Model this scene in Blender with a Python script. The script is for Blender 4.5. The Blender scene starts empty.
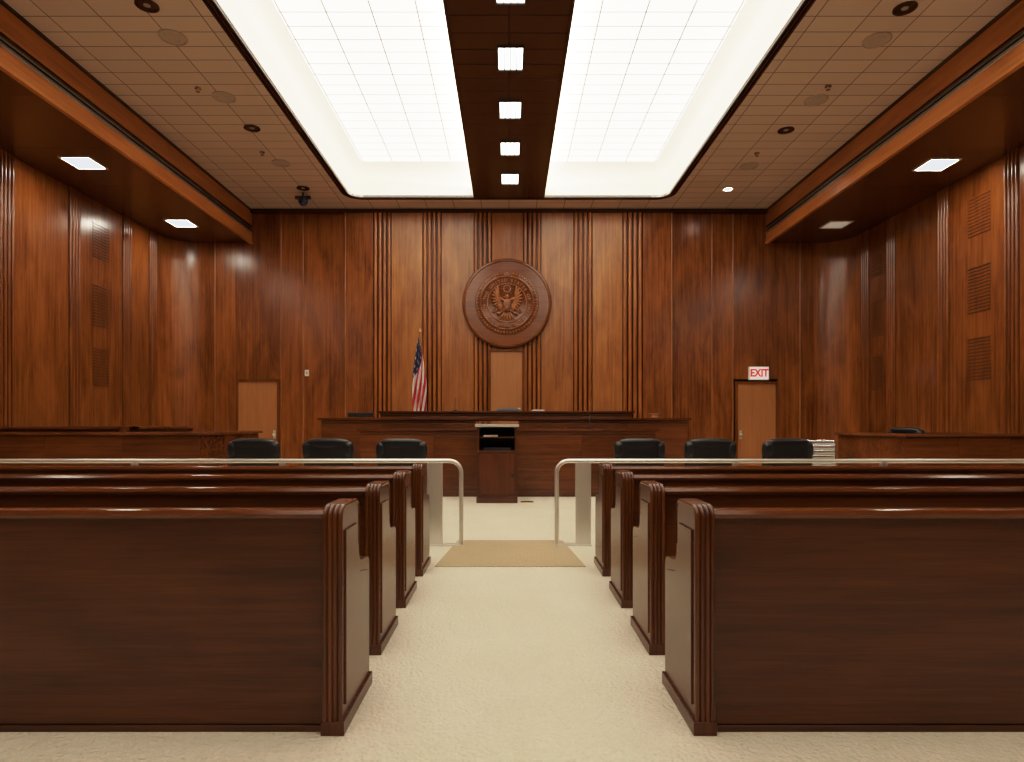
import bpy, math, random
from mathutils import Vector, Matrix
random.seed(7)
S = bpy.context.scene
F=640.0; CX=509.0; CY=425.0; H=1.22
def PX(px,Y): return (px-CX)*Y/F
def PZ(py,Y): return H-(py-CY)*Y/F

# ------------------------------------------------------------------ materials
def newmat(name):
    m=bpy.data.materials.new(name); m.use_nodes=True
    nt=m.node_tree; b=nt.nodes['Principled BSDF']
    return m,nt,b
def wood(name,cd,cl,axis='Z',rough=0.3,bump=0.15,coat=0.0,contrast=1.0,spec=0.5):
    m,nt,b=newmat(name); N=nt.nodes; L=nt.links
    tc=N.new('ShaderNodeTexCoord'); at=N.new('ShaderNodeAttribute'); at.attribute_name='tone'
    comb=N.new('ShaderNodeVectorMath'); comb.operation='MULTIPLY'
    comb.inputs[1].default_value=(17.3,31.7,23.1)
    L.new(at.outputs['Fac'],comb.inputs[0])
    add=N.new('ShaderNodeVectorMath'); add.operation='ADD'
    L.new(tc.outputs['Object'],add.inputs[0]); L.new(comb.outputs[0],add.inputs[1])
    def mapn(cross,lng):
        mp=N.new('ShaderNodeMapping')
        s=[cross,cross,cross]; s['XYZ'.index(axis)]=lng
        mp.inputs['Scale'].default_value=s
        L.new(add.outputs[0],mp.inputs['Vector']); return mp
    def noise(mp,det,dist=0.0):
        n=N.new('ShaderNodeTexNoise'); n.inputs['Scale'].default_value=1.0
        n.inputs['Detail'].default_value=det; n.inputs['Distortion'].default_value=dist
        L.new(mp.outputs[0],n.inputs['Vector']); return n
    fig=noise(mapn(2.6,0.9),5,0.8)
    gr=noise(mapn(26,0.8),4,0.3)
    pore=noise(mapn(190,5),2)
    def mth(op,a,bv,c=None):
        n=N.new('ShaderNodeMath'); n.operation=op
        for i,v in enumerate((a,bv,c)):
            if v is None: continue
            if isinstance(v,(int,float)): n.inputs[i].default_value=v
            else: L.new(v,n.inputs[i])
        return n.outputs[0]
    f=mth('MULTIPLY',fig.outputs['Fac'],1.4*contrast)
    f=mth('MULTIPLY_ADD',gr.outputs['Fac'],1.3*contrast,f)
    f=mth('MULTIPLY_ADD',pore.outputs['Fac'],0.8*contrast,f)
    f=mth('MULTIPLY_ADD',at.outputs['Fac'],0.40,f)
    f=mth('ADD',f,0.5-(0.70+0.65+0.40)*contrast-0.20)
    mix=N.new('ShaderNodeMix'); mix.data_type='RGBA'
    mix.inputs['A'].default_value=(*cd,1); mix.inputs['B'].default_value=(*cl,1)
    L.new(f,mix.inputs['Factor']); L.new(mix.outputs['Result'],b.inputs['Base Color'])
    b.inputs['Roughness'].default_value=rough
    b.inputs['Specular IOR Level'].default_value=spec
    b.inputs['Coat Weight'].default_value=coat; b.inputs['Coat Roughness'].default_value=0.12
    bm=N.new('ShaderNodeBump'); bm.inputs['Strength'].default_value=bump; bm.inputs['Distance'].default_value=0.002
    L.new(gr.outputs['Fac'],bm.inputs['Height']); L.new(bm.outputs['Normal'],b.inputs['Normal'])
    return m
def plain(name,c,rough=0.5,metal=0.0,nscale=30,var=0.12,emit=0,ecol=None,bump=0.0):
    m,nt,b=newmat(name); N=nt.nodes; L=nt.links
    tc=N.new('ShaderNodeTexCoord'); n=N.new('ShaderNodeTexNoise'); n.inputs['Scale'].default_value=nscale
    L.new(tc.outputs['Object'],n.inputs['Vector'])
    mix=N.new('ShaderNodeMix'); mix.data_type='RGBA'
    mix.inputs['A'].default_value=(*[x*(1-var) for x in c],1); mix.inputs['B'].default_value=(*[min(1,x*(1+var)) for x in c],1)
    L.new(n.outputs['Fac'],mix.inputs['Factor']); L.new(mix.outputs['Result'],b.inputs['Base Color'])
    b.inputs['Roughness'].default_value=rough; b.inputs['Metallic'].default_value=metal
    if emit:
        b.inputs['Emission Color'].default_value=(*(ecol or c),1); b.inputs['Emission Strength'].default_value=emit
    if bump:
        bm=N.new('ShaderNodeBump'); bm.inputs['Strength'].default_value=bump; bm.inputs['Distance'].default_value=0.003
        L.new(n.outputs['Fac'],bm.inputs['Height']); L.new(bm.outputs['Normal'],b.inputs['Normal'])
    return m
def tiles(name,c,cj,w,h,emit=0.0,mort=0.006,ecol=(1,.93,.8),rough=.8,ej=0.3):
    m,nt,b=newmat(name); N=nt.nodes; L=nt.links
    tc=N.new('ShaderNodeTexCoord'); br=N.new('ShaderNodeTexBrick')
    br.offset=0; br.squash=1
    br.inputs['Scale'].default_value=1; br.inputs['Mortar Size'].default_value=mort; br.inputs['Mortar Smooth'].default_value=0.1
    br.inputs['Brick Width'].default_value=w; br.inputs['Row Height'].default_value=h
    br.inputs['Color1'].default_value=(*c,1); br.inputs['Color2'].default_value=(*[x*.93 for x in c],1)
    br.inputs['Mortar'].default_value=(*cj,1)
    L.new(tc.outputs['Object'],br.inputs['Vector']); L.new(br.outputs['Color'],b.inputs['Base Color'])
    b.inputs['Roughness'].default_value=rough
    if emit:
        mx=N.new('ShaderNodeMapRange'); mx.inputs['To Min'].default_value=emit; mx.inputs['To Max'].default_value=emit*ej
        L.new(br.outputs['Fac'],mx.inputs['Value']); L.new(mx.outputs[0],b.inputs['Emission Strength'])
        b.inputs['Emission Color'].default_value=(*ecol,1)
    return m
def carpet(name,c1,c2):
    m,nt,b=newmat(name); N=nt.nodes; L=nt.links
    tc=N.new('ShaderNodeTexCoord')
    v=N.new('ShaderNodeTexVoronoi'); v.inputs['Scale'].default_value=55
    n=N.new('ShaderNodeTexNoise'); n.inputs['Scale'].default_value=1.3; n.inputs['Detail'].default_value=6
    n2=N.new('ShaderNodeTexNoise'); n2.inputs['Scale'].default_value=45; n2.inputs['Detail'].default_value=3
    for x in (v,n,n2): L.new(tc.outputs['Object'],x.inputs['Vector'])
    a=N.new('ShaderNodeMath'); a.operation='MULTIPLY_ADD'; a.inputs[1].default_value=0.6
    L.new(n.outputs['Fac'],a.inputs[0]); 
    s=N.new('ShaderNodeMath'); s.operation='MULTIPLY'; s.inputs[1].default_value=0.5; L.new(n2.outputs['Fac'],s.inputs[0])
    L.new(s.outputs[0],a.inputs[2])
    mix=N.new('ShaderNodeMix'); mix.data_type='RGBA'
    mix.inputs['A'].default_value=(*c1,1); mix.inputs['B'].default_value=(*c2,1)
    L.new(a.outputs[0],mix.inputs['Factor']); L.new(mix.outputs['Result'],b.inputs['Base Color'])
    b.inputs['Roughness'].default_value=0.95; b.inputs['Specular IOR Level'].default_value=0.1
    ad=N.new('ShaderNodeMath'); ad.operation='SUBTRACT'; L.new(n2.outputs['Fac'],ad.inputs[0]); L.new(v.outputs['Distance'],ad.inputs[1])
    bm=N.new('ShaderNodeBump'); bm.inputs['Strength'].default_value=0.8; bm.inputs['Distance'].default_value=0.014
    L.new(ad.outputs[0],bm.inputs['Height']); L.new(bm.outputs['Normal'],b.inputs['Normal'])
    return m

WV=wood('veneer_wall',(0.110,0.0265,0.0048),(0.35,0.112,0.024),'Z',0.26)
WVS=wood('veneer_side_shaded',(0.095,0.0225,0.004),(0.28,0.089,0.019),'Z',0.24)  # wall veneer darkened: dimmer light on the side walls put into the colour
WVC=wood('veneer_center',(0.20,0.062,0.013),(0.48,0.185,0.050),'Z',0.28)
WRIB=wood('rib_wood_lit',(0.20,0.053,0.010),(0.46,0.160,0.038),'Z',0.18)  # lighter wood carries the rib highlights in its colour
WRIBD=wood('rib_wood_side',(0.12,0.030,0.006),(0.30,0.094,0.021),'Z',0.18)  # rib wood darkened for side-wall shade; also the dark door frames
WFAS=wood('fascia_wood_lit',(0.32,0.100,0.020),(0.60,0.225,0.054),'Y',0.28)  # wood lightened: brightness of the lit fascia put into the colour
WY=wood('veneer_soffit',(0.045,0.0105,0.0025),(0.12,0.033,0.008),'Y',0.22)  # dark wood taken darker still, for shade under the soffit
WPX=wood('pew_back_wood',(0.050,0.0130,0.0032),(0.132,0.0385,0.0095),'X',0.32,bump=0.1,spec=.38)
WPZ=wood('pew_end_wood',(0.050,0.0125,0.0032),(0.150,0.043,0.011),'Z',0.27,bump=0.1,spec=.42)
WPC=wood('pew_cap_wood',(0.055,0.0137,0.0035),(0.155,0.044,0.011),'X',0.14,bump=0.05)
WBX=wood('bench_wood',(0.070,0.0175,0.0043),(0.19,0.056,0.0145),'X',0.26,spec=.45)
WCAP=wood('bench_cap_wood',(0.05,0.012,0.003),(0.14,0.038,0.010),'X',0.12)
WPOD=wood('podium_wood',(0.045,0.010,0.0026),(0.12,0.030,0.0075),'Z',0.28,spec=.4)
WDOOR=wood('door_wood',(0.32,0.118,0.034),(0.50,0.215,0.075),'Z',0.35,contrast=.6)
WDK=wood('dark_trim_wood',(0.028,0.008,0.003),(0.07,0.02,0.007),'Y',0.25)
WDKX=wood('dark_trim_wood_x',(0.028,0.008,0.003),(0.07,0.02,0.007),'X',0.25)
WJ=plain('joint_dark',(0.012,0.004,0.002),0.7)
BLK=plain('black_metal',(0.012,0.012,0.013),0.4)
LEA=plain('black_leather',(0.007,0.007,0.009),0.36,nscale=60,bump=0.2)
LEAG=plain('grey_leather',(0.09,0.095,0.10),0.4,nscale=60,bump=0.2)
ALU=plain('satin_aluminum',(0.78,0.75,0.68),0.35,0.8,nscale=80,var=.05)
CHR=plain('chrome',(0.75,0.75,0.75),0.15,1.0)
BRS=plain('brass',(0.75,0.5,0.18),0.25,1.0)
WHT=plain('white_paint',(0.75,0.70,0.62),0.6,var=.03)
PLA=plain('cove_plaster_added_glow',(0.90,0.84,0.72),0.8,var=.02,emit=0.40,ecol=(1,.90,.70))  # plain plaster; emission added in place of light from the hidden strips
CT=tiles('acoustic_tiles',(0.72,0.57,0.44),(0.18,0.12,0.08),0.61,0.305,mort=.007)
LT=tiles('upper_tiles_added_glow',(0.87,0.83,0.76),(0.30,0.27,0.23),0.61,0.305,emit=1.5,mort=0.009,ecol=(1,.94,.81),ej=.05)  # ordinary tiles; emission added to stand in for strip light bouncing off them
BT=tiles('beam_panels',(0.075,0.024,0.011),(0.012,0.005,0.003),3.0,0.345,mort=0.012,rough=.22)
CAR=carpet('cream_carpet',(0.62,0.53,0.39),(0.84,0.75,0.60))
MAT=carpet('tan_carpet',(0.40,0.30,0.17),(0.54,0.42,0.26))
LAMP=plain('lamp_lens',(1,.95,.86),0.5,emit=6,ecol=(1,.93,.8),var=.01)
LAMPS=plain('soffit_lens',(1,.95,.86),0.5,emit=28,ecol=(1,.9,.74),var=.01)
LAMPD=plain('soffit_lens_dim',(.8,.7,.55),0.5,emit=.12,ecol=(1,.9,.74),var=.01)
OFF=plain('unlit_lens',(0.35,0.30,0.22),0.4)
RED=plain('red_plastic',(0.75,0.02,0.015),0.4,emit=.2)
FR=plain('flag_red',(0.55,0.015,0.025),0.75); FW=plain('flag_white',(0.8,0.76,0.68),0.75); FB=plain('flag_blue',(0.015,0.022,0.09),0.75)
GRY=plain('light_grey_plastic',(0.5,0.5,0.48),0.4)
EXW=plain('exit_face',(0.9,0.85,0.8),0.4,emit=.3,ecol=(1,.85,.8))
BLU=plain('dome_glass',(0.01,0.02,0.08),0.1)
SEALW=wood('seal_wood',(0.11,0.029,0.0065),(0.25,0.078,0.019),'X',0.20,contrast=.7)  # ground darker than the relief: shade of the carving put into colour
SEALH=wood('seal_relief_wood',(0.22,0.065,0.015),(0.46,0.165,0.044),'X',0.18,contrast=.6)

# ------------------------------------------------------------------ mesh builder
class MB:
    def __init__(s): s.v=[];s.f=[];s.m=[];s.t=[];s.mats=[]
    def mi(s,mat):
        if mat not in s.mats: s.mats.append(mat)
        return s.mats.index(mat)
    def add(s,vs,fs,mat,tone=0.5,M=None):
        o=len(s.v)
        s.v+= [tuple(M@Vector(v)) if M else tuple(v) for v in vs]
        i=s.mi(mat)
        for f in fs: s.f.append([o+k for k in f]); s.m.append(i); s.t.append(tone)
    def box(s,x0,x1,y0,y1,z0,z1,mat,tone=None,M=None):
        if tone is None: tone=random.random()
        vs=[(x,y,z) for z in (z0,z1) for y in (y0,y1) for x in (x0,x1)]
        s.add(vs,[(0,2,3,1),(4,5,7,6),(0,1,5,4),(2,6,7,3),(0,4,6,2),(1,3,7,5)],mat,tone,M)
    def prism(s,prof,axis,a,b,mat,tone=.5,M=None):
        n=len(prof)
        def P(p,t):
            return {'X':(t,p[0],p[1]),'Y':(p[0],t,p[1]),'Z':(p[0],p[1],t)}[axis]
        vs=[P(p,a) for p in prof]+[P(p,b) for p in prof]
        fs=[tuple(range(n)),tuple(range(2*n-1,n-1,-1))]+[(i,(i+1)%n,n+(i+1)%n,n+i) for i in range(n)]
        s.add(vs,fs,mat,tone,M)
    def cyl(s,p0,p1,r0,mat,r1=None,seg=20,tone=.5):
        r1=r0 if r1 is None else r1
        p0=Vector(p0);p1=Vector(p1); d=(p1-p0).normalized()
        u=d.orthogonal().normalized(); w=d.cross(u)
        vs=[];
        for p,r in ((p0,r0),(p1,r1)):
            for i in range(seg):
                a=2*math.pi*i/seg; vs.append(p+u*math.cos(a)*r+w*math.sin(a)*r)
        s.add(vs,[tuple(range(seg)),tuple(range(2*seg-1,seg-1,-1))]+[(i,(i+1)%seg,seg+(i+1)%seg,seg+i) for i in range(seg)],mat,tone)
    def tube(s,pts,r,mat,seg=10,tone=.5,ref=None,sx=1.0):
        pts=[Vector(p) for p in pts]; n=len(pts); vs=[];fs=[]
        for k,p in enumerate(pts):
            d=(pts[min(k+1,n-1)]-pts[max(k-1,0)]).normalized()
            u=(Vector(ref) if ref else d.orthogonal()); u=(u-d*u.dot(d)).normalized(); w=d.cross(u)
            for i in range(seg):
                a=2*math.pi*i/seg; vs.append(p+u*math.cos(a)*r*sx+w*math.sin(a)*r)
        for k in range(n-1):
            for i in range(seg):
                fs.append((k*seg+i,k*seg+(i+1)%seg,(k+1)*seg+(i+1)%seg,(k+1)*seg+i))
        fs.append(tuple(range(seg))); fs.append(tuple(range(n*seg-1,(n-1)*seg-1,-1)))
        s.add(vs,fs,mat,tone)
    def sell(s,c,r,e1,e2,mat,M=None,nu=28,nv=14,tone=.5):
        def sp(a,e): return math.copysign(abs(a)**e,a)
        vs=[];fs=[]
        for j in range(nv+1):
            ph=-math.pi/2+math.pi*j/nv
            for i in range(nu):
                th=2*math.pi*i/nu
                vs.append((r[0]*sp(math.cos(ph),e1)*sp(math.cos(th),e2),r[1]*sp(math.cos(ph),e1)*sp(math.sin(th),e2),r[2]*sp(math.sin(ph),e1)))
        T=Matrix.Translation(c)@(M if M else Matrix())
        for j in range(nv):
            for i in range(nu):
                fs.append((j*nu+i,j*nu+(i+1)%nu,(j+1)*nu+(i+1)%nu,(j+1)*nu+i))
        s.add(vs,fs,mat,tone,T)
    def lathe(s,prof,c,axis,mat,seg=64,tone=.5):
        vs=[];fs=[];n=len(prof)
        for i in range(seg):
            a=2*math.pi*i/seg
            for r,h in prof:
                if axis=='Y': vs.append((c[0]+r*math.cos(a),c[1]+h,c[2]+r*math.sin(a)))
                else: vs.append((c[0]+r*math.cos(a),c[1]+r*math.sin(a),c[2]+h))
        for i in range(seg):
            for k in range(n-1):
                fs.append((i*n+k,i*n+k+1,((i+1)%seg)*n+k+1,((i+1)%seg)*n+k))
        s.add(vs,fs,mat,tone)
    def text(s,body,size,ext,mat,M,bold=0):
        cu=bpy.data.curves.new('t','FONT'); cu.body=body; cu.size=size; cu.extrude=ext; cu.offset=bold; cu.align_x='CENTER'; cu.align_y='CENTER'
        ob=bpy.data.objects.new('t',cu); S.collection.objects.link(ob)
        dg=bpy.context.evaluated_depsgraph_get(); me=bpy.data.meshes.new_from_object(ob.evaluated_get(dg))
        s.add([v.co[:] for v in me.vertices],[tuple(p.vertices) for p in me.polygons],mat,.5,M)
        bpy.data.objects.remove(ob); bpy.data.meshes.remove(me)
    def done(s,name,loc=(0,0,0),rotz=0,bevel=0,smooth=35,recalc=True):
        me=bpy.data.meshes.new(name); me.from_pydata(s.v,[],s.f)
        for m in s.mats: me.materials.append(m)
        me.polygons.foreach_set('material_index',s.m)
        at=me.attributes.new('tone','FLOAT','FACE'); at.data.foreach_set('value',s.t)
        if recalc:
            import bmesh
            bm=bmesh.new(); bm.from_mesh(me); bmesh.ops.recalc_face_normals(bm,faces=bm.faces); bm.to_mesh(me); bm.free()
        if smooth:
            me.shade_smooth(); me.set_sharp_from_angle(angle=math.radians(smooth))
        ob=bpy.data.objects.new(name,me); S.collection.objects.link(ob)
        ob.location=loc; ob.rotation_euler=(0,0,rotz)
        if bevel:
            b=ob.modifiers.new('b','BEVEL'); b.width=bevel; b.segments=2; b.limit_method='ANGLE'; b.angle_limit=math.radians(50)
        return ob
def inst(ob,loc,rotz=0):
    o=ob.copy(); S.collection.objects.link(o); o.location=loc; o.rotation_euler=(0,0,rotz); return o

# ------------------------------------------------------------------ room constants
YB=14.5; YR=-4.0; XW=7.6; XS=5.82; ZC=6.09; ZS=5.34; R=0.7
WX=3.38; WY1=13.67; WY0=-2.6; BX=0.745

# floor
m=MB(); m.box(-8.2,8.2,YR-.2,15,-0.1,0,CAR,.5); m.done('floor',smooth=0)
m=MB(); m.prism([(-.64,5.5),(.66,5.5),(.56,6.75),(-.54,6.75)],'Z',0.0005,0.006,MAT); m.done('aisle_mat',smooth=0)

# --- north wall (behind bench)
m=MB()
m.box(-8.0,8.0,YB+.07,YB+.25,0,ZC,WJ)
gap=.010
def panel(x0,x1,z0,z1,y,mat,tone=None):
    m.box(x0+gap/2,x1-gap/2,y,YB+.07,z0,z1,mat,tone)
b=lambda px:PX(px,YB)
XC=XW-R
edges=[-XC,b(215),b(236),b(281),b(303),b(346)]
for i in range(5):
    z0=2.26 if i==2 else 0
    panel(edges[i],edges[i+1],z0,ZC,YB,WV)
edges2=[b(671),b(712),b(733),b(778),b(800),XC]
for i in range(5):
    z0=2.26 if i==2 else 0
    panel(edges2[i],edges2[i+1],z0,ZC,YB,WV)
pil=[(374,392),(423,442),(474,492),(523,541),(573,592),(622,642)]
cur=b(346)
for k,(a,c) in enumerate(pil):
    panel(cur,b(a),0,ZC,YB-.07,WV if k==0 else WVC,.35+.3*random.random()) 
    panel(b(a),b(c),0,ZC,YB-.02,WDK,.2)  # dark backing paints the groove shade between ribs
    w=(b(c)-b(a))/4
    for q in range(4):
        m.cyl((b(a)+w*(q+.5),YB-.065,0),(b(a)+w*(q+.5),YB-.065,ZC),w*.36,WRIB,seg=16,tone=.4+.6*random.random())
    cur=b(c)
panel(cur,b(671),0,ZC,YB-.07,WV)
# slim bright edge battens on joints
for px in (303,346,671,712,733,281,215,800):
    yy=YB-(.075 if px in(346,671) else .0)
    m.cyl((b(px),yy,0),(b(px),yy,ZC),.014,WVC,seg=10)
m.box(-XW,XW,YB-.11,YB,ZC-.09,ZC,WDKX,.3)
m.done('wall_north',bevel=0)
# curved corners
for sx in (-1,1):
    m=MB(); cx=sx*XC; cy=YB-R; n=18; vs=[];fs=[]
    for i in range(n+1):
        a=math.pi/2*i/n
        for rr in (R,R+.05):
            x=cx+sx*rr*math.sin(a); y=cy+rr*math.cos(a)
            for z in (0,ZS): vs.append((x,y,z))
    for i in range(n):
        o=4*i; fs+=[(o,o+1,o+5,o+4),(o+2,o+3,o+7,o+6),(o+1,o+3,o+7,o+5),(o,o+2,o+6,o+4)]
    m.add(vs,fs,WV,.75)
    m.done('wall_corner_'+('west' if sx<0 else 'east'))

# doors in north wall
def door(name,x0,x1,z0,z1,y,knob):
    d=MB(); t=.05
    d.box(x0,x1,y-.03,y+.0,z0,z1,WDOOR,.5)
    d.box(x0-t,x0,y-.06,y+.0,z0,z1+t,WRIBD,.0); d.box(x1,x1+t,y-.06,y+.0,z0,z1+t,WRIBD,.0); d.box(x0,x1,y-.06,y+.0,z1,z1+t,WRIBD,.0)
    kx=x0+.07 if knob<0 else x1-.07
    d.cyl((kx,y-.03,z0+1.0),(kx,y-.07,z0+1.0),.018,ALU); d.sell((kx,y-.09,z0+1.0),(.03,.025,.03),1,1,ALU)
    d.box(kx-.03,kx+.03,y-.034,y-.03,z0+.9,z0+1.1,ALU)
    return d.done(name,bevel=.004)
door('door_1',b(239),b(278),0,2.2,YB,1)
door('door_2',b(737),b(775),0,2.15,YB,-1)
door('door_3',b(491),b(522),.505,PZ(352,YB),YB-.09,1)

# --- side walls
def sidewall(name,sx,grilles):
    global m
    m=MB()
    def bx(x0,x1,*a,**k):
        lo,hi=sorted((sx*x0,sx*x1)); m.box(lo,hi,*a,**k)
    bx(XW+.06,XW+.25,YR-.2,YB+.06,0,ZS-.001,WJ)
    py=[13.66,12.73,11.2,9.68,8.15,6.62,5.1,3.57,2.05,.5,-1.0,-2.5,-4.0]
    for k in range(len(py)):
        y=py[k]; w=.30
        if k>0:
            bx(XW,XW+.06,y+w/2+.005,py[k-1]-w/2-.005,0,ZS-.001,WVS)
        bx(XW+.04,XW+.06,y-w/2,y+w/2,0,ZS-.001,WJ,.2)  # dark backing, groove shade between ribs put into colour
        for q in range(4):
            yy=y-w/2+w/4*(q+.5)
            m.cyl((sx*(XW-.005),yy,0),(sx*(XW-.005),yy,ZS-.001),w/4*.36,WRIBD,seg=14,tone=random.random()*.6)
    for (y0,y1) in grilles:
        for (z0,z1) in ((4.3,5.0),(3.05,3.85),(1.95,2.7)):
            n=int((z1-z0)/.055)
            for i in range(n):
                z=z0+i*.055
                bx(XW-.004,XW+.005,y0,y1,z,z+.010,WJ)
                bx(XW-.012,XW+.004,y0,y1,z+.012,z+.03,WVS,.6)
    m.done(name)
sidewall('wall_west',-1,[(11.68,12.16),(8.7,9.15)])
sidewall('wall_east',1,[(10.1,10.6),(13.0,13.4),(7.2,7.6)])
m=MB(); m.box(-XW-.25,XW+.25,YR-.2,YR,0,ZC,WV,.5)
for i in range(11): 
    x=-7+i*1.4; m.box(x-.012,x+.012,YR,YR+.01,0,ZC,WJ)
m.done('wall_south')

# --- soffits
for sx,nm in ((-1,'west'),(1,'east')):
    m=MB()
    def bx(x0,x1,*a,**k):
        lo,hi=sorted((sx*x0,sx*x1)); m.box(lo,hi,*a,**k)
    y0,y1=YR+.01,YB-.0
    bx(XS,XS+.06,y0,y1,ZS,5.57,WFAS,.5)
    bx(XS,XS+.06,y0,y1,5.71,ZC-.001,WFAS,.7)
    bx(XS+.05,XS+.09,y0,y1,5.5,5.8,WJ)
    for z in (5.61,5.665): bx(XS+.01,XS+.03,y0,y1,z,z+.006,ALU,.5)
    bx(XS-.012,XS+.02,y0,y1,5.562,5.574,ALU,.5); bx(XS-.012,XS+.02,y0,y1,5.706,5.716,WDK,.5)
    bx(XS-.015,XS+.05,y0,y1,ZS-.02,ZS+.02,WFAS,.9)
    bx(XS-.02,XS+.03,y0,y1,ZC-.05,ZC-.001,WDK,.5)
    yy=y0
    while yy<y1:
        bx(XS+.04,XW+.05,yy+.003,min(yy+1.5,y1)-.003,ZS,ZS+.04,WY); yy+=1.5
    bx(XS+.08,XW+.05,y0,y1,ZS+.045,ZS+.06,WJ)
    m.done('soffit_'+nm)

# --- ceiling (tiles) with light well
m=MB()
tw=.13
OX=WX+tw; OY=WY1+tw; OY0=WY0-tw
m.box(-XS-.06,-OX,YR,YB,ZC,ZC+.05,CT,.5); m.box(OX,XS+.06,YR,YB,ZC,ZC+.05,CT,.5)
m.box(-OX,OX,OY,YB+.1,ZC,ZC+.05,CT,.5); m.box(-OX,OX,YR,OY0,ZC,ZC+.05,CT,.5)
def rloop(ins,z,rr=.26):
    pts=[]; x=WX-ins; ya=WY0+ins; yb=WY1-ins; r=max(rr-ins,.06)
    for (cx,cy,a0) in ((x-r,yb-r,0),(-x+r,yb-r,90),(-x+r,ya+r,180),(x-r,ya+r,270)):
        for k in range(9):
            a=math.radians(a0+90*k/8); pts.append((cx+r*math.cos(a),cy+r*math.sin(a),z))
    return pts
def loft(mb,loops,mat,tone=.5):
    n=len(loops[0]); vs=[p for l in loops for p in l]; fs=[]
    for k in range(len(loops)-1):
        for i in range(n): fs.append((k*n+i,k*n+(i+1)%n,(k+1)*n+(i+1)%n,(k+1)*n+i))
    mb.add(vs,fs,mat,tone)
ol=rloop(-tw,ZC)
corn=[(OX,OY),(-OX,OY),(-OX,OY0),(OX,OY0)]
for q in range(4):
    seg=ol[q*9:q*9+9]; m.add([(corn[q][0],corn[q][1],ZC)]+[(p[0],p[1],ZC) for p in seg],[tuple(range(10))],CT)
m.done('ceiling',smooth=0)
m=MB()
loft(m,[rloop(-tw,ZC+.03),rloop(-tw,ZC-.015),rloop(-tw+.03,ZC-.015),rloop(-tw+.035,ZC+.006),rloop(-tw+.05,ZC+.006),rloop(-tw+.055,ZC-.015),rloop(-tw+.08,ZC-.015),rloop(-tw+.085,ZC+.006),rloop(-.025,ZC+.006),rloop(-.02,ZC-.015),rloop(.0,ZC-.015),rloop(0,ZC+.04)],WDK)
m.done('trim_1',smooth=30)
m=MB()
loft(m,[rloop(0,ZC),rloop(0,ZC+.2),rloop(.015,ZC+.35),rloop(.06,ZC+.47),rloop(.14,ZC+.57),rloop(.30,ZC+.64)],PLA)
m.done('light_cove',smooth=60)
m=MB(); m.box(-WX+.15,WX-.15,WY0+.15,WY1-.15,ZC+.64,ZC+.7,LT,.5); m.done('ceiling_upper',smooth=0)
m=MB(); m.box(-8,8,YR-.2,YB+.3,7.2,7.3,WHT); m.done('ceiling_slab',smooth=0)

# --- central beam with lamps
m=MB()
m.box(-BX,BX,WY0,WY1,ZC-.01,ZC+.02,BT,.5)
m.box(-BX,-BX+.02,WY0,WY1,ZC-.01,ZC+.2,WDK,.5); m.box(BX-.02,BX,WY0,WY1,ZC-.01,ZC+.2,WDK,.5)
m.box(-BX-.012,-BX+.03,WY0,WY1,ZC-.03,ZC+.0,WDK,.5); m.box(BX-.03,BX+.012,WY0,WY1,ZC-.03,ZC,WDK,.5)
m.done('ceiling_beam',smooth=0)
def beamlamp():
    d=MB(); w,l=.165,.27; 
    d.box(-w,w,-l,l,-.004,0,LAMP,.5)
    for i in range(5):
        x=-w+2*w*i/4; d.box(x-.008,x+.008,-l,l,-.022,-.004,OFF,.5)
    for s in (-1,1): d.box(-w-.012,w+.012,s*l-.012,s*l+.012,-.024,0,BLK,.5); d.box(s*(w+.006)-.006,s*(w+.006)+.006,-l,l,-.024,0,BLK,.5)
    return d
base=None
for k in range(-6,5):
    y=8.47+1.38*(k-1)
    if y<-2: continue
    if base is None: base=beamlamp().done('ceiling_light',loc=(.02,y,ZC-.012),smooth=0)
    else: inst(base,(.02,y,ZC-.012))
# soffit square lights
def soff(mat,loc):
    d=MB(); w=.21
    d.box(-w,w,-w,w,-.006,0,mat,.5)
    for s in (-1,1): d.box(-w-.03,w+.03,s*(w+.015)-.015,s*(w+.015)+.015,-.015,0,WHT,.5); d.box(s*(w+.015)-.015,s*(w+.015)+.015,-w,w,-.015,0,WHT,.5)
    d.done('recessed_light',loc=loc,smooth=0)
for y in (13.05,10.05,7.05,4.05,1.05):
    soff(LAMPS,(-6.68,y,ZS)); 
soff(LAMPD,(6.72,13.15,ZS))
for y in (10.12,7.05,4.05,1.05): soff(LAMPS,(6.76,y,ZS))

# round ceiling fixtures
TAN=plain('speaker_grille',(0.5,0.4,0.3),0.6)
def can(px,py,r,on=False):
    Y=(ZC-H)*F/(CY-py); X=PX(px,Y); d=MB()
    d.lathe([(r,0),(r,-.012),(r*.82,-.014),(r*.78,-.002),(r*.4,-.001),(0,-.001)],(0,0,0),'Z',WDK if not on else WHT,seg=28)
    d.cyl((0,0,-.006),(0,0,-.003),r*(.3 if not on else .6),LAMPS if on else OFF,seg=20)
    d.done('recessed_downlight',loc=(X,Y,ZC))
def spk(px,py,r):
    Y=(ZC-H)*F/(CY-py); X=PX(px,Y); d=MB()
    d.lathe([(r,0),(r,-.012),(r*.9,-.018),(r*.86,-.008),(r*.6,-.008),(r*.56,-.013),(r*.52,-.008),(r*.2,-.008),(0,-.014)],(0,0,0),'Z',TAN,seg=28)
    d.done('ceiling_speaker',loc=(X,Y,ZC))
for px,py in ((147,5),(252,128),(303,188)): can(px,py,.13)
for px,py in ((905,8),(786,130)): can(px,py,.13)
can(728,189,.12,True)
for px,py in ((173,37),(224,97),(281,163)): spk(px,py,.17)
for px,py in ((877,40),(816,100),(749,166)): spk(px,py,.17)
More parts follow.
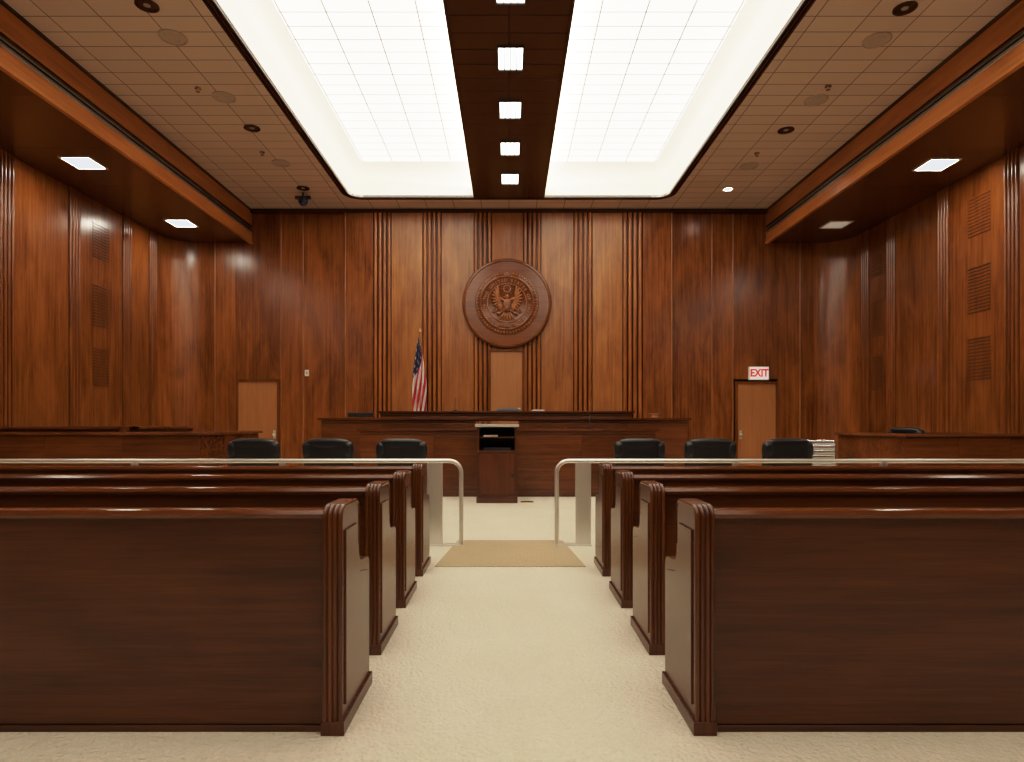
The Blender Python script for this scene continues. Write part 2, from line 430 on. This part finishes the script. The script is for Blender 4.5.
for px,py in ((262,152),(757,153),(198,88),(828,86)):
    Y=(ZC-H)*F/(CY-py); d=MB(); d.lathe([(0,0),(.05,0),(.045,-.015),(.015,-.02),(.012,-.05),(.03,-.055),(.0,-.06)],(0,0,0),'Z',CHR,seg=16); d.done('sprinkler_head',loc=(PX(px,Y),Y,ZC))
# camera dome
Y=13.4; d=MB(); d.cyl((0,0,0),(0,0,-.10),.02,BLK); d.cyl((0,0,-.10),(0,0,-.2),.10,BLK); d.sell((0,0,-.2),(.09,.09,.08),1,1,BLU)
d.box(-.16,.16,-.03,.03,-.14,-.08,BLK); d.done('security_camera',loc=(PX(303,Y),Y,ZC))

# ------------------------------------------------------------------ seal
m=MB(); 
pr=[(0,-.03),(.56,-.03),(.575,-.042),(.60,-.042),(.615,-.03),(.70,-.03),(.715,-.012),(.93,-.012),(.945,-.03),(.98,-.028),(1.0,-.005),(1.0,.07),(0,.07)]
m.lathe(pr,(0,0,0),'Y',SEALW,seg=96)
for k in range(60):
    a=2*math.pi*k/60; m.sell((.66*math.cos(a),-.035,.66*math.sin(a)),(.024,.02,.024),1,1,SEALH,nu=8,nv=5)
for k in range(72):
    a=2*math.pi*k/72; m.sell((.587*math.cos(a),-.045,.587*math.sin(a)),(.022,.02,.016),1,1,SEALH,nu=8,nv=5,M=Matrix.Rotation(-a+.6,4,'Y'))
txt="THE SEAL OF THE UNITED STATES OF AMERICA * "
for k,ch in enumerate(txt):
    if ch==' ': continue
    a=math.pi/2-2*math.pi*k/len(txt)+math.pi
    M=Matrix.Translation((.50*math.cos(a),-.04,.50*math.sin(a)))@Matrix.Rotation(math.pi/2-a,4,'Y')@Matrix.Rotation(math.pi/2,4,'X')
    m.text(ch,.095,.016,SEALH,M,bold=.003)
m.lathe([(.425,-.03),(.43,-.045),(.445,-.045),(.45,-.03)],(0,0,0),'Y',SEALH,seg=64)
# eagle
E=SEALH
m.sell((0,-.06,-.05),(.085,.05,.15),1,1,E); m.sell((0,-.07,.13),(.045,.04,.065),1,1,E); m.sell((-.045,-.08,.125),(.035,.02,.014),1,1,E)
for sx in (-1,1):
    m.sell((sx*.10,-.06,.07),(.10,.035,.035),1,1,E,M=Matrix.Rotation(-sx*.5,4,'Y'))
    for k in range(10):
        ang=math.radians(82-k*17); L=.27-.012*k
        bx_,bz_=sx*(.18-.008*k),.12-.018*k
        dx,dz=sx*math.cos(ang)*.9,math.sin(ang)
        M=Matrix.Rotation(-math.atan2(dz,dx),4,'Y')
        m.sell((bx_+dx*L/2,-.055-.003*k,bz_+dz*L/2),(L/2,.032,.028),1,1,E,M=M,nu=12,nv=8)
    m.tube([(sx*.05,-.06,-.15),(sx*.12,-.07,-.2),(sx*.17,-.07,-.23)],.02,E,8)
    m.sell((sx*.19,-.075,-.24),(.04,.03,.03),1,1,E)
    for k in range(5):
        a=math.radians(20+k*25)
        m.sell((sx*(.24+.05*math.cos(a)),-.06,-.24+.09*math.sin(a)),(.05,.015,.012),1,1,E,M=Matrix.Rotation(-sx*a,4,'Y'),nu=8,nv=6)
for k in range(5):
    a=math.radians(-90+(k-2)*14); m.sell((.2*math.cos(a)*1.1,-.05,-.14+.17*math.sin(a)),(.09,.02,.024),1,1,E,M=Matrix.Rotation(-a,4,'Y'),nu=12,nv=8)
m.prism([(-.07,.04),(.07,.04),(.07,-.06),(.045,-.11),(0,-.14),(-.045,-.11),(-.07,-.06)],'Y',-.125,-.09,E)
for k in range(5): m.box(-.056+k*.026,-.046+k*.026,-.133,-.12,-.09,.0,SEALW,.1)
m.lathe([(.06,-.03),(.06,-.06),(.075,-.065),(.09,-.06),(.09,-.03)],(0,0,.31),'Y',E,seg=32)
for k in range(6):
    a=k*math.pi/3; m.sell((.035*math.cos(a),-.05,.31+.035*math.sin(a)),(.014,.014,.014),1,1,E,nu=8,nv=5)
for k in range(16):
    a=2*math.pi*k/16; m.sell((.12*math.cos(a),-.045,.31+.12*math.sin(a)),(.025,.015,.008),1,1,E,M=Matrix.Rotation(-a,4,'Y'),nu=8,nv=5)
m.done('seal_plaque',loc=(PX(507,14.3),YB-.18,PZ(303,14.3)),smooth=50)

# ------------------------------------------------------------------ pews
def pew(name,side,X0,Y0,L=5.4):
    d=MB(); th=.080
    def arc(cx,cz,r,a0,a1,n=6): return [(cx+r*math.cos(math.radians(a0+(a1-a0)*i/n)),cz+r*math.sin(math.radians(a0+(a1-a0)*i/n))) for i in range(n+1)]
    top=.895
    prof=[(0,.05)]+arc(.05,top-.05,.05,180,90)+arc(.235,top-.055,.055,90,0)+[(.29,.74)]+arc(.35,.68,.06,180,260,6)+[(.44,.612)]+arc(.455,.565,.045,85,0)+[(.50,.05)]
    def X(a): return side*a
    def bx(a0,a1,y0,y1,z0,z1,mat,tone=None):
        lo,hi=sorted((X(a0),X(a1))); d.box(lo,hi,y0,y1,z0,z1,mat,tone)
    d.prism(prof,'X',X(0.004),X(th-.004),WPZ,random.random())
    path=[(0,.05)]+arc(.05,top-.05,.05,180,90)+arc(.235,top-.055,.055,90,0)+[(.29,.74),(.29,.70)]
    for i in range(4):
        xx=X(.010+ (th-.020)*i/3)
        d.tube([(xx,p[0],p[1]) for p in path],.0098,WPZ,10,tone=.3+.7*random.random(),ref=(1,0,0))
    d.prism([(.045,.10),(.045,.80),(.235,.80),(.245,.66),(.29,.58),(.455,.55),(.455,.10)],'X',X(-.003),X(.01),WPZ,random.random())
    bx(-.008,th+.004,-.012,.512,0,.055,WPZ,.1)
    d.prism(prof,'X',X(L),X(L+th),WPZ,random.random()); bx(L-.008,L+th+.008,-.012,.512,0,.055,WPZ,.1)
    bx(th-.005,L,.028,.06,.03,.865,WPX)
    bx(th-.005,L,.022,.066,0.0,.025,WPX,.1)
    cap=[(.012,.850),(.006,.865),(.016,.882),(.045,.889),(.075,.882),(.085,.865),(.08,.85)]
    d.prism(cap,'X',X(th-.005),X(L),WPC,.8)
    d.prism([(.075,.85),(.095,.85),(.155,.42),(.125,.42)],'X',X(th-.005),X(L),WPX,.4)
    d.prism([(.13,.40),(.14,.425),(.47,.445),(.485,.43),(.48,.405),(.46,.40)],'X',X(th-.005),X(L),WPX,.7)
    for a in (1.3,2.6,3.9): bx(a,a+.04,.06,.42,0,.405,WPZ)
    return d.done(name,loc=(X0,Y0,0),bevel=0.002)
for Y0,xl,xr in ((2.52,-.655,.732),(3.40,-.685,.75),(4.27,-.695,.755),(5.16,-.70,.76)):
    pew('pew',-1,xl,Y0); pew('pew',1,xr,Y0)

# ------------------------------------------------------------------ bar rail
for sx in (-1,1):
    d=MB(); Y=6.5; zt=.855
    xi=sx*.485; xe=sx*6.0
    r=.12; pts=[(xi,Y,0.0),(xi,Y,zt-r)]
    for k in range(1,9):
        a=math.radians(90*k/8); pts.append((xi+sx*r*(1-math.cos(a)),Y,zt-r+r*math.sin(a)))
    pts.append((xe,Y,zt))
    d.tube(pts,.022,ALU,12,ref=(0,1,0))
    xa,xb=sorted((sx*.685,sx*.82)); d.box(xa,xb,Y-.02,Y+.02,0,zt-.015,ALU)
    d.box(xa-.01,xa+.008,Y-.03,Y+.03,0,zt-.015,ALU); d.box(xb-.008,xb+.01,Y-.03,Y+.03,0,zt-.015,ALU)
    for X in (2.3,3.8,5.3,5.95):
        d.box(sx*X-.03,sx*X+.03,Y-.02,Y+.02,0,zt-.015,ALU)
    d.box(min(sx*.47,sx*.84),max(sx*.47,sx*.84),Y-.05,Y+.05,0,.012,ALU)
    d.done('bar_rail',bevel=.002)

# ------------------------------------------------------------------ office chair
def chair(leather,zadd=0):
    d=MB()
    Rt=Matrix.Rotation(math.radians(6),4,'X')
    d.sell((0,-.27,.76+zadd),(.29,.06,.29),.35,.45,leather,M=Rt)
    d.sell((0,-.30,1.0+zadd),(.25,.055,.065),.6,.6,leather,M=Rt)
    for s in (-1,1): d.sell((s*.235,-.285,.93+zadd),(.06,.065,.10),.7,.7,leather,M=Rt)
    d.sell((0,0,.47),(.27,.27,.07),.5,.5,leather)
    d.box(-.2,.2,-.22,.2,.37,.41,BLK)
    d.tube([(0,-.2,.38),(0,-.34,.42),(0,-.35,.6)],.035,BLK,8,sx=1.6)
    for s in (-1,1):
        d.tube([(s*.24,.08,.40),(s*.30,.08,.42),(s*.31,.06,.64),(s*.31,-.2,.66),(s*.27,-.26,.62)],.016,BLK,8)
        d.sell((s*.31,-.05,.67),(.04,.16,.022),.5,.5,leather,nu=16,nv=8)
    d.cyl((0,0,.10),(0,0,.38),.03,BLK)
    for k in range(5):
        a=2*math.pi*k/5+.3; c,s_=math.cos(a),math.sin(a)
        d.tube([(0,0,.12),(.15*c,.15*s_,.11),(.29*c,.29*s_,.07)],.024,BLK,8)
        d.cyl((.29*c-.012*s_-.0,.29*s_+.012*c,.03),(.29*c+.012*s_,.29*s_-.012*c,.03),.03,BLK,seg=14)
    return d
base=chair(LEA).done('office_chair',loc=(PX(252,7.4),7.7,0),rotz=.06,smooth=50)
for px,rz in ((330,-.03),(401.5,.03),(639,0),(710.5,-.05),(785,.05)):
    inst(base,(PX(px,7.45),7.7,0),rz)
chair(LEAG).done('judge_chair',loc=(PX(508,13.1),13.4,.505),smooth=50)
inst(base,(PX(936,9.6)+0,10.0,.12),-1.2).name='jury_chair'
# ------------------------------------------------------------------ stacked chairs
d=MB()
for k in range(6):
    z=.40+k*.06
    d.sell((0,0,z),(.19,.2,.012),.3,.4,GRY,nu=20,nv=6)
    d.tube([(-.19,-.2,z+.02),(-.19,-.23,z+.3),(-.17,-.235,z+.325),(.17,-.235,z+.325),(.19,-.23,z+.3),(.19,-.2,z+.02)],.010,CHR,8)
    d.box(-.175,.175,-.24,-.225,z+.275,z+.30,GRY)
for sx in (-1,1):
    for sy in (-1,1): d.cyl((sx*.19,sy*.2,0),(sx*.185,sy*.19,.72),.012,CHR,seg=10)
d.done('stacked_chairs',loc=(PX(823,7.9),8.2,0))

# ------------------------------------------------------------------ bench tiers
def tier(d,x0,x1,yf,yb,zt,z0=0,np=5,cap=.05):
    t=.05; w=(x1-x0)/np
    for i in range(np): d.box(x0+w*i+.002,x0+w*(i+1)-.002,yf,yf+t,z0+.08,zt-.10,WBX)
    d.box(x0+.01,x1-.01,yf+.01,yf+t,z0,zt-.04,WJ)
    d.box(x0-.005,x1+.005,yf-.015,yf+t,z0,z0+.09,WCAP,.3)
    d.box(x0,x1,yf-.01,yf+t,zt-.085,zt-.045,WBX,.9)
    d.box(x0,x0+t,yf+t,yb,z0,zt-.04,WBX); d.box(x1-t,x1,yf+t,yb,z0,zt-.04,WBX)
    d.box(x0-cap,x1+cap,yf-cap,yf+.28,zt-.04,zt,WCAP,.6)
    d.box(x0-cap,x0+.2,yf+.28,yb,zt-.04,zt,WCAP,.6); d.box(x1-.2,x1+cap,yf+.28,yb,zt-.04,zt,WCAP,.6)
m=MB()
tier(m,PX(360,10.9),PX(656,10.9),10.9,11.75,PZ(429,10.9),np=4)
tier(m,PX(321,11.8),PX(688,11.8),11.8,12.6,PZ(418,11.8),np=6)
tier(m,PX(380,12.65),PX(632,12.65),12.65,13.1,PZ(411,12.65),np=5)
m.box(-3.4,3.3,12.7,YB-.16,0,.5,CAR,.5)
m.box(-2.0,2.0,12.9,13.0,.5,1.25,WBX)
m.done('judge_bench',bevel=.004,smooth=0)

# objects on bench
Y=12.0; zt=PZ(418,11.8)+.001
d=MB(); d.box(-.24,.24,-.01,.02,.02,.10,BLK); d.box(-.1,.1,-.05,.09,0,.012,BLK); d.box(-.02,.02,.02,.04,0,.08,BLK); d.done('monitor',loc=(PX(361,Y),Y-.02,zt),bevel=.003)
d=MB(); d.lathe([(0,0),(.09,0),(.10,.02),(.08,.03),(.075,.06),(.1,.075),(.1,.09),(0,.09)],(0,0,0),'Z',WDOOR,seg=24); d.done('wooden_bowl',loc=(PX(655,Y),Y,zt))
zt2=PZ(411,12.65)+.001
d=MB()
for k in range(5): d.box(-.14+.01*k,.14-.006*k,-.1,.1,k*.006,k*.006+.005,FW)
d.done('paper_stack',loc=(PX(538,12.75),12.8,zt2),smooth=0)
d=MB(); d.cyl((0,0,0),(0,0,.02),.05,BLK); d.tube([(0,0,.02),(0,.0,.12),(.0,.03,.2),(0,.08,.26)],.006,BLK,6); d.sell((0,.09,.27),(.012,.03,.012),1,1,BLK)
mic=d.done('microphone',loc=(PX(455,12.8),12.8,zt2)); 
zt3=PZ(429,10.9)+.001
inst(mic,(PX(590,11.0),11.0,zt3))

# ------------------------------------------------------------------ podium
d=MB(); Y=10.0; x0,x1=PX(477,Y),PX(517,Y)
d.box(x0,x1,Y,Y+.5,.08,.80,WPOD,.2)
d.box(x0-.01,x1+.01,Y-.015,Y+.51,0,.085,WCAP,.0)
d.box(x0+.04,x1-.04,Y-.006,Y,.14,.76,WPOD,.9)
d.box(x0,x0+.035,Y,Y+.5,.80,1.21,WPOD,.4); d.box(x1-.035,x1,Y,Y+.5,.80,1.21,WPOD,.4)
d.box(x0+.03,x1-.03,Y+.42,Y+.46,.80,1.22,WJ,.1)
d.box(x0,x1,Y-.005,Y+.45,.80,.82,WCAP,.9)
d.box(x0+.035,x1-.035,Y+.03,Y+.45,1.02,1.035,WCAP,.8)
d.prism([(Y-.03,1.195),(Y-.03,1.225),(Y+.52,1.285),(Y+.52,1.255)],'X',x0-.03,x1+.03,WCAP,.9)
d.box(x0-.03,x1+.03,Y-.038,Y-.03,1.19,1.232,ALU,.9)  # pale strip added for the light reflected along the podium top
d.box(x0+.1,x1-.1,Y+.05,Y+.30,.82,.86,BLK); d.box(x0+.1,x0+.32,Y+.06,Y+.3,1.035,1.06,FW)
d.box(x1-.09,x1-.05,Y-.01,Y,.40,.46,BLK)
d.tube([((x0+x1)/2,Y+.4,1.26),((x0+x1)/2,Y+.38,1.33)],.006,BLK,6)
d.done('podium',bevel=.004,smooth=0)
d=MB(); d.box(-.1,.1,-.06,.06,0,.012,BRS); d.box(-.07,.07,-.035,.035,.012,.02,BLK); d.done('floor_outlet_box',loc=(PX(527,10.1),10.1,0))

# ------------------------------------------------------------------ jury boxes
def jury(sx,xf,yn,yf,zt,tiers):
    d=MB()
    def bx(a0,a1,*r,**k):
        lo,hi=sorted((sx*a0,sx*a1)); d.box(lo,hi,*r,**k)
    t=.05; xe=XW-.06
    n=3
    for i in range(n):
        w=(yf-yn)/n; bx(xf,xf+t,yn+w*i+.002,yn+w*(i+1)-.002,.08,zt-.05,WBX)
    w=(xe-xf)/3
    for i in range(3):
        bx(xf+w*i+.002,xf+w*(i+1)-.002,yn,yn+t,.08,zt-.05,WBX); bx(xf+w*i+.002,xf+w*(i+1)-.002,yf-t,yf,.08,zt-.05,WBX)
    bx(xf+.01,xe,yn+.01,yn+.04,0,zt-.04,WJ); bx(xf+.01,xf+.04,yn+.01,yf-.01,0,zt-.04,WJ)
    bx(xf-.012,xe,yn-.012,yn+t,0,.09,WCAP); bx(xf-.012,xf+t,yn,yf,0,.09,WCAP)
    bx(xf-.05,xe,yn-.05,yn+.2,zt-.04,zt,WBX,.9); bx(xf-.05,xe,yf-.2,yf+.05,zt-.04,zt,WBX,.9); bx(xf-.05,xf+.2,yn+.2,yf-.2,zt-.04,zt,WBX,.9)
    bx(xf+1.1,xe,yn+.06,yf-.06,0,.12,CAR,.5)
    if tiers:
        bx(xf+1.1,xf+1.15,yn+.06,yf-.06,.12,zt+.08,WBX); bx(xf+1.06,xf+1.25,yn+.2,yf-.06,zt+.04,zt+.08,WBX,.9)
        bx(xf+1.1,xe,yf-.2,yf-.15,.12,zt+.04,WBX); bx(xf+1.1,xe,yf-.25,yf-.06,zt+.04,zt+.08,WBX,.9)
        bx(xf+1.1,xe,yn+.25,yn+.3,.12,zt+.04,WBX); bx(xf+1.06,xe,yn+.2,yn+.38,zt+.04,zt+.08,WBX,.9)
    return d.done('jury_box',bevel=.004,smooth=0)
jury(-1,4.3,8.9,11.0,1.12,True)
jury(1,5.4,8.7,10.5,1.10,False)

# ------------------------------------------------------------------ flag
d=MB(); Y=13.6; fx=PX(420,Y); zb=.5
d.cyl((0,0,0),(0,0,.04),.15,BRS); d.cyl((0,0,.04),(0,0,2.70),.014,BRS,seg=12)
d.cyl((0,0,2.70),(0,0,2.80),.02,BRS,r1=.001,seg=12); d.sell((0,0,2.70),(.025,.025,.025),1,1,BRS)
nu,nv=78,60; top=2.6; vs=[]
for j in range(nv+1):
    t=j/nv
    for i in range(nu+1):
        u=i/nu
        wid=.05+.25*min(1,t*2.0)**.8
        zz=top-t*1.75-u*.25*(1-t)-.06*math.sin(u*3)
        x=.0+wid*(u-.5)
        y=.0-.045*math.sin(u*18+t*1.5)*(0.4+t)-.05
        vs.append((x,y,zz))
o=len(d.v); d.v+=vs
for j in range(nv):
    for i in range(nu):
        u=i/nu; t=j/nv
        s=(u*1.0+t*.75)
        stripe=int(s*7)%2
        if t+u*.45<.50 and u<.85:
            mat=FW if (i%13 in (5,6,7) and j%6 in(2,3)) else FB
        else: mat=FR if stripe==0 else FW
        a=o+j*(nu+1)+i
        d.f.append([a,a+1,a+nu+2,a+nu+1]); d.m.append(d.mi(mat)); d.t.append(.5)
d.done('flag',loc=(fx,Y,zb+.001),smooth=80)

# exit sign, wall plate
Y=YB-.01; d=MB(); w=.22;h=.15
d.box(-w,w,-.07,.0,-h,h,WHT); d.box(-w+.015,w-.015,-.076,-.07,-h+.015,h-.015,EXW)
d.text('EXIT',.235,.004,RED,Matrix.Translation((0,-.078,-.0))@Matrix.Rotation(math.pi/2,4,'X')@Matrix.Diagonal((.85,1,1,1)),bold=.008)
d.done('exit_sign',loc=(PX(758,Y),Y,PZ(373.5,Y)),smooth=0)
d=MB(); d.box(-.045,.045,-.02,0.0,-.07,.07,WHT); d.box(-.02,.02,-.024,-.02,-.03,.03,OFF); d.done('card_reader',loc=(PX(307,YB),YB,PZ(373,YB)),bevel=.003)  # wall-mounted card reader

# ------------------------------------------------------------------ lights
def area(name,loc,rot,sx,sy,power,col=(1,.9,.74),spread=180):
    l=bpy.data.lights.new(name,'AREA'); l.shape='RECTANGLE'; l.size=sx; l.size_y=sy; l.energy=power; l.color=col; l.spread=math.radians(spread)
    o=bpy.data.objects.new(name,l); S.collection.objects.link(o); o.location=loc; o.rotation_euler=rot; return o
for sx in (-1,1):
    area('cove_strip_light',(sx*.55,5.5,ZC+.12),(math.radians(180),math.radians(-sx*35),0),.15,15.5,310,(1,.92,.79))
W=bpy.data.worlds.new('world'); S.world=W; W.use_nodes=True
W.node_tree.nodes['Background'].inputs[0].default_value=(1,.85,.65,1); W.node_tree.nodes['Background'].inputs[1].default_value=0.02
vs_=S.view_settings
vs_.view_transform='Standard'
vs_.use_curve_mapping=True
cm=vs_.curve_mapping
cm.white_level=(3,3,3)
cv=cm.curves[3]
cv.points[0].location=(0,0); cv.points[1].location=(1,1)
for x,y in ((.0167,.080),(.0333,.175),(.0667,.345),(.133,.61),(.267,.86),(.5,.96)): cv.points.new(x,y)
cm.update()

# ------------------------------------------------------------------ camera
c=bpy.data.cameras.new('camera'); c.sensor_width=36; c.lens=F/1024*36; c.shift_x=(512-CX)/1024; c.shift_y=(CY-381)/1024
c.clip_start=.05
co=bpy.data.objects.new('camera',c); S.collection.objects.link(co); co.location=(0,0,H); co.rotation_euler=(math.pi/2,0,0)
S.camera=co
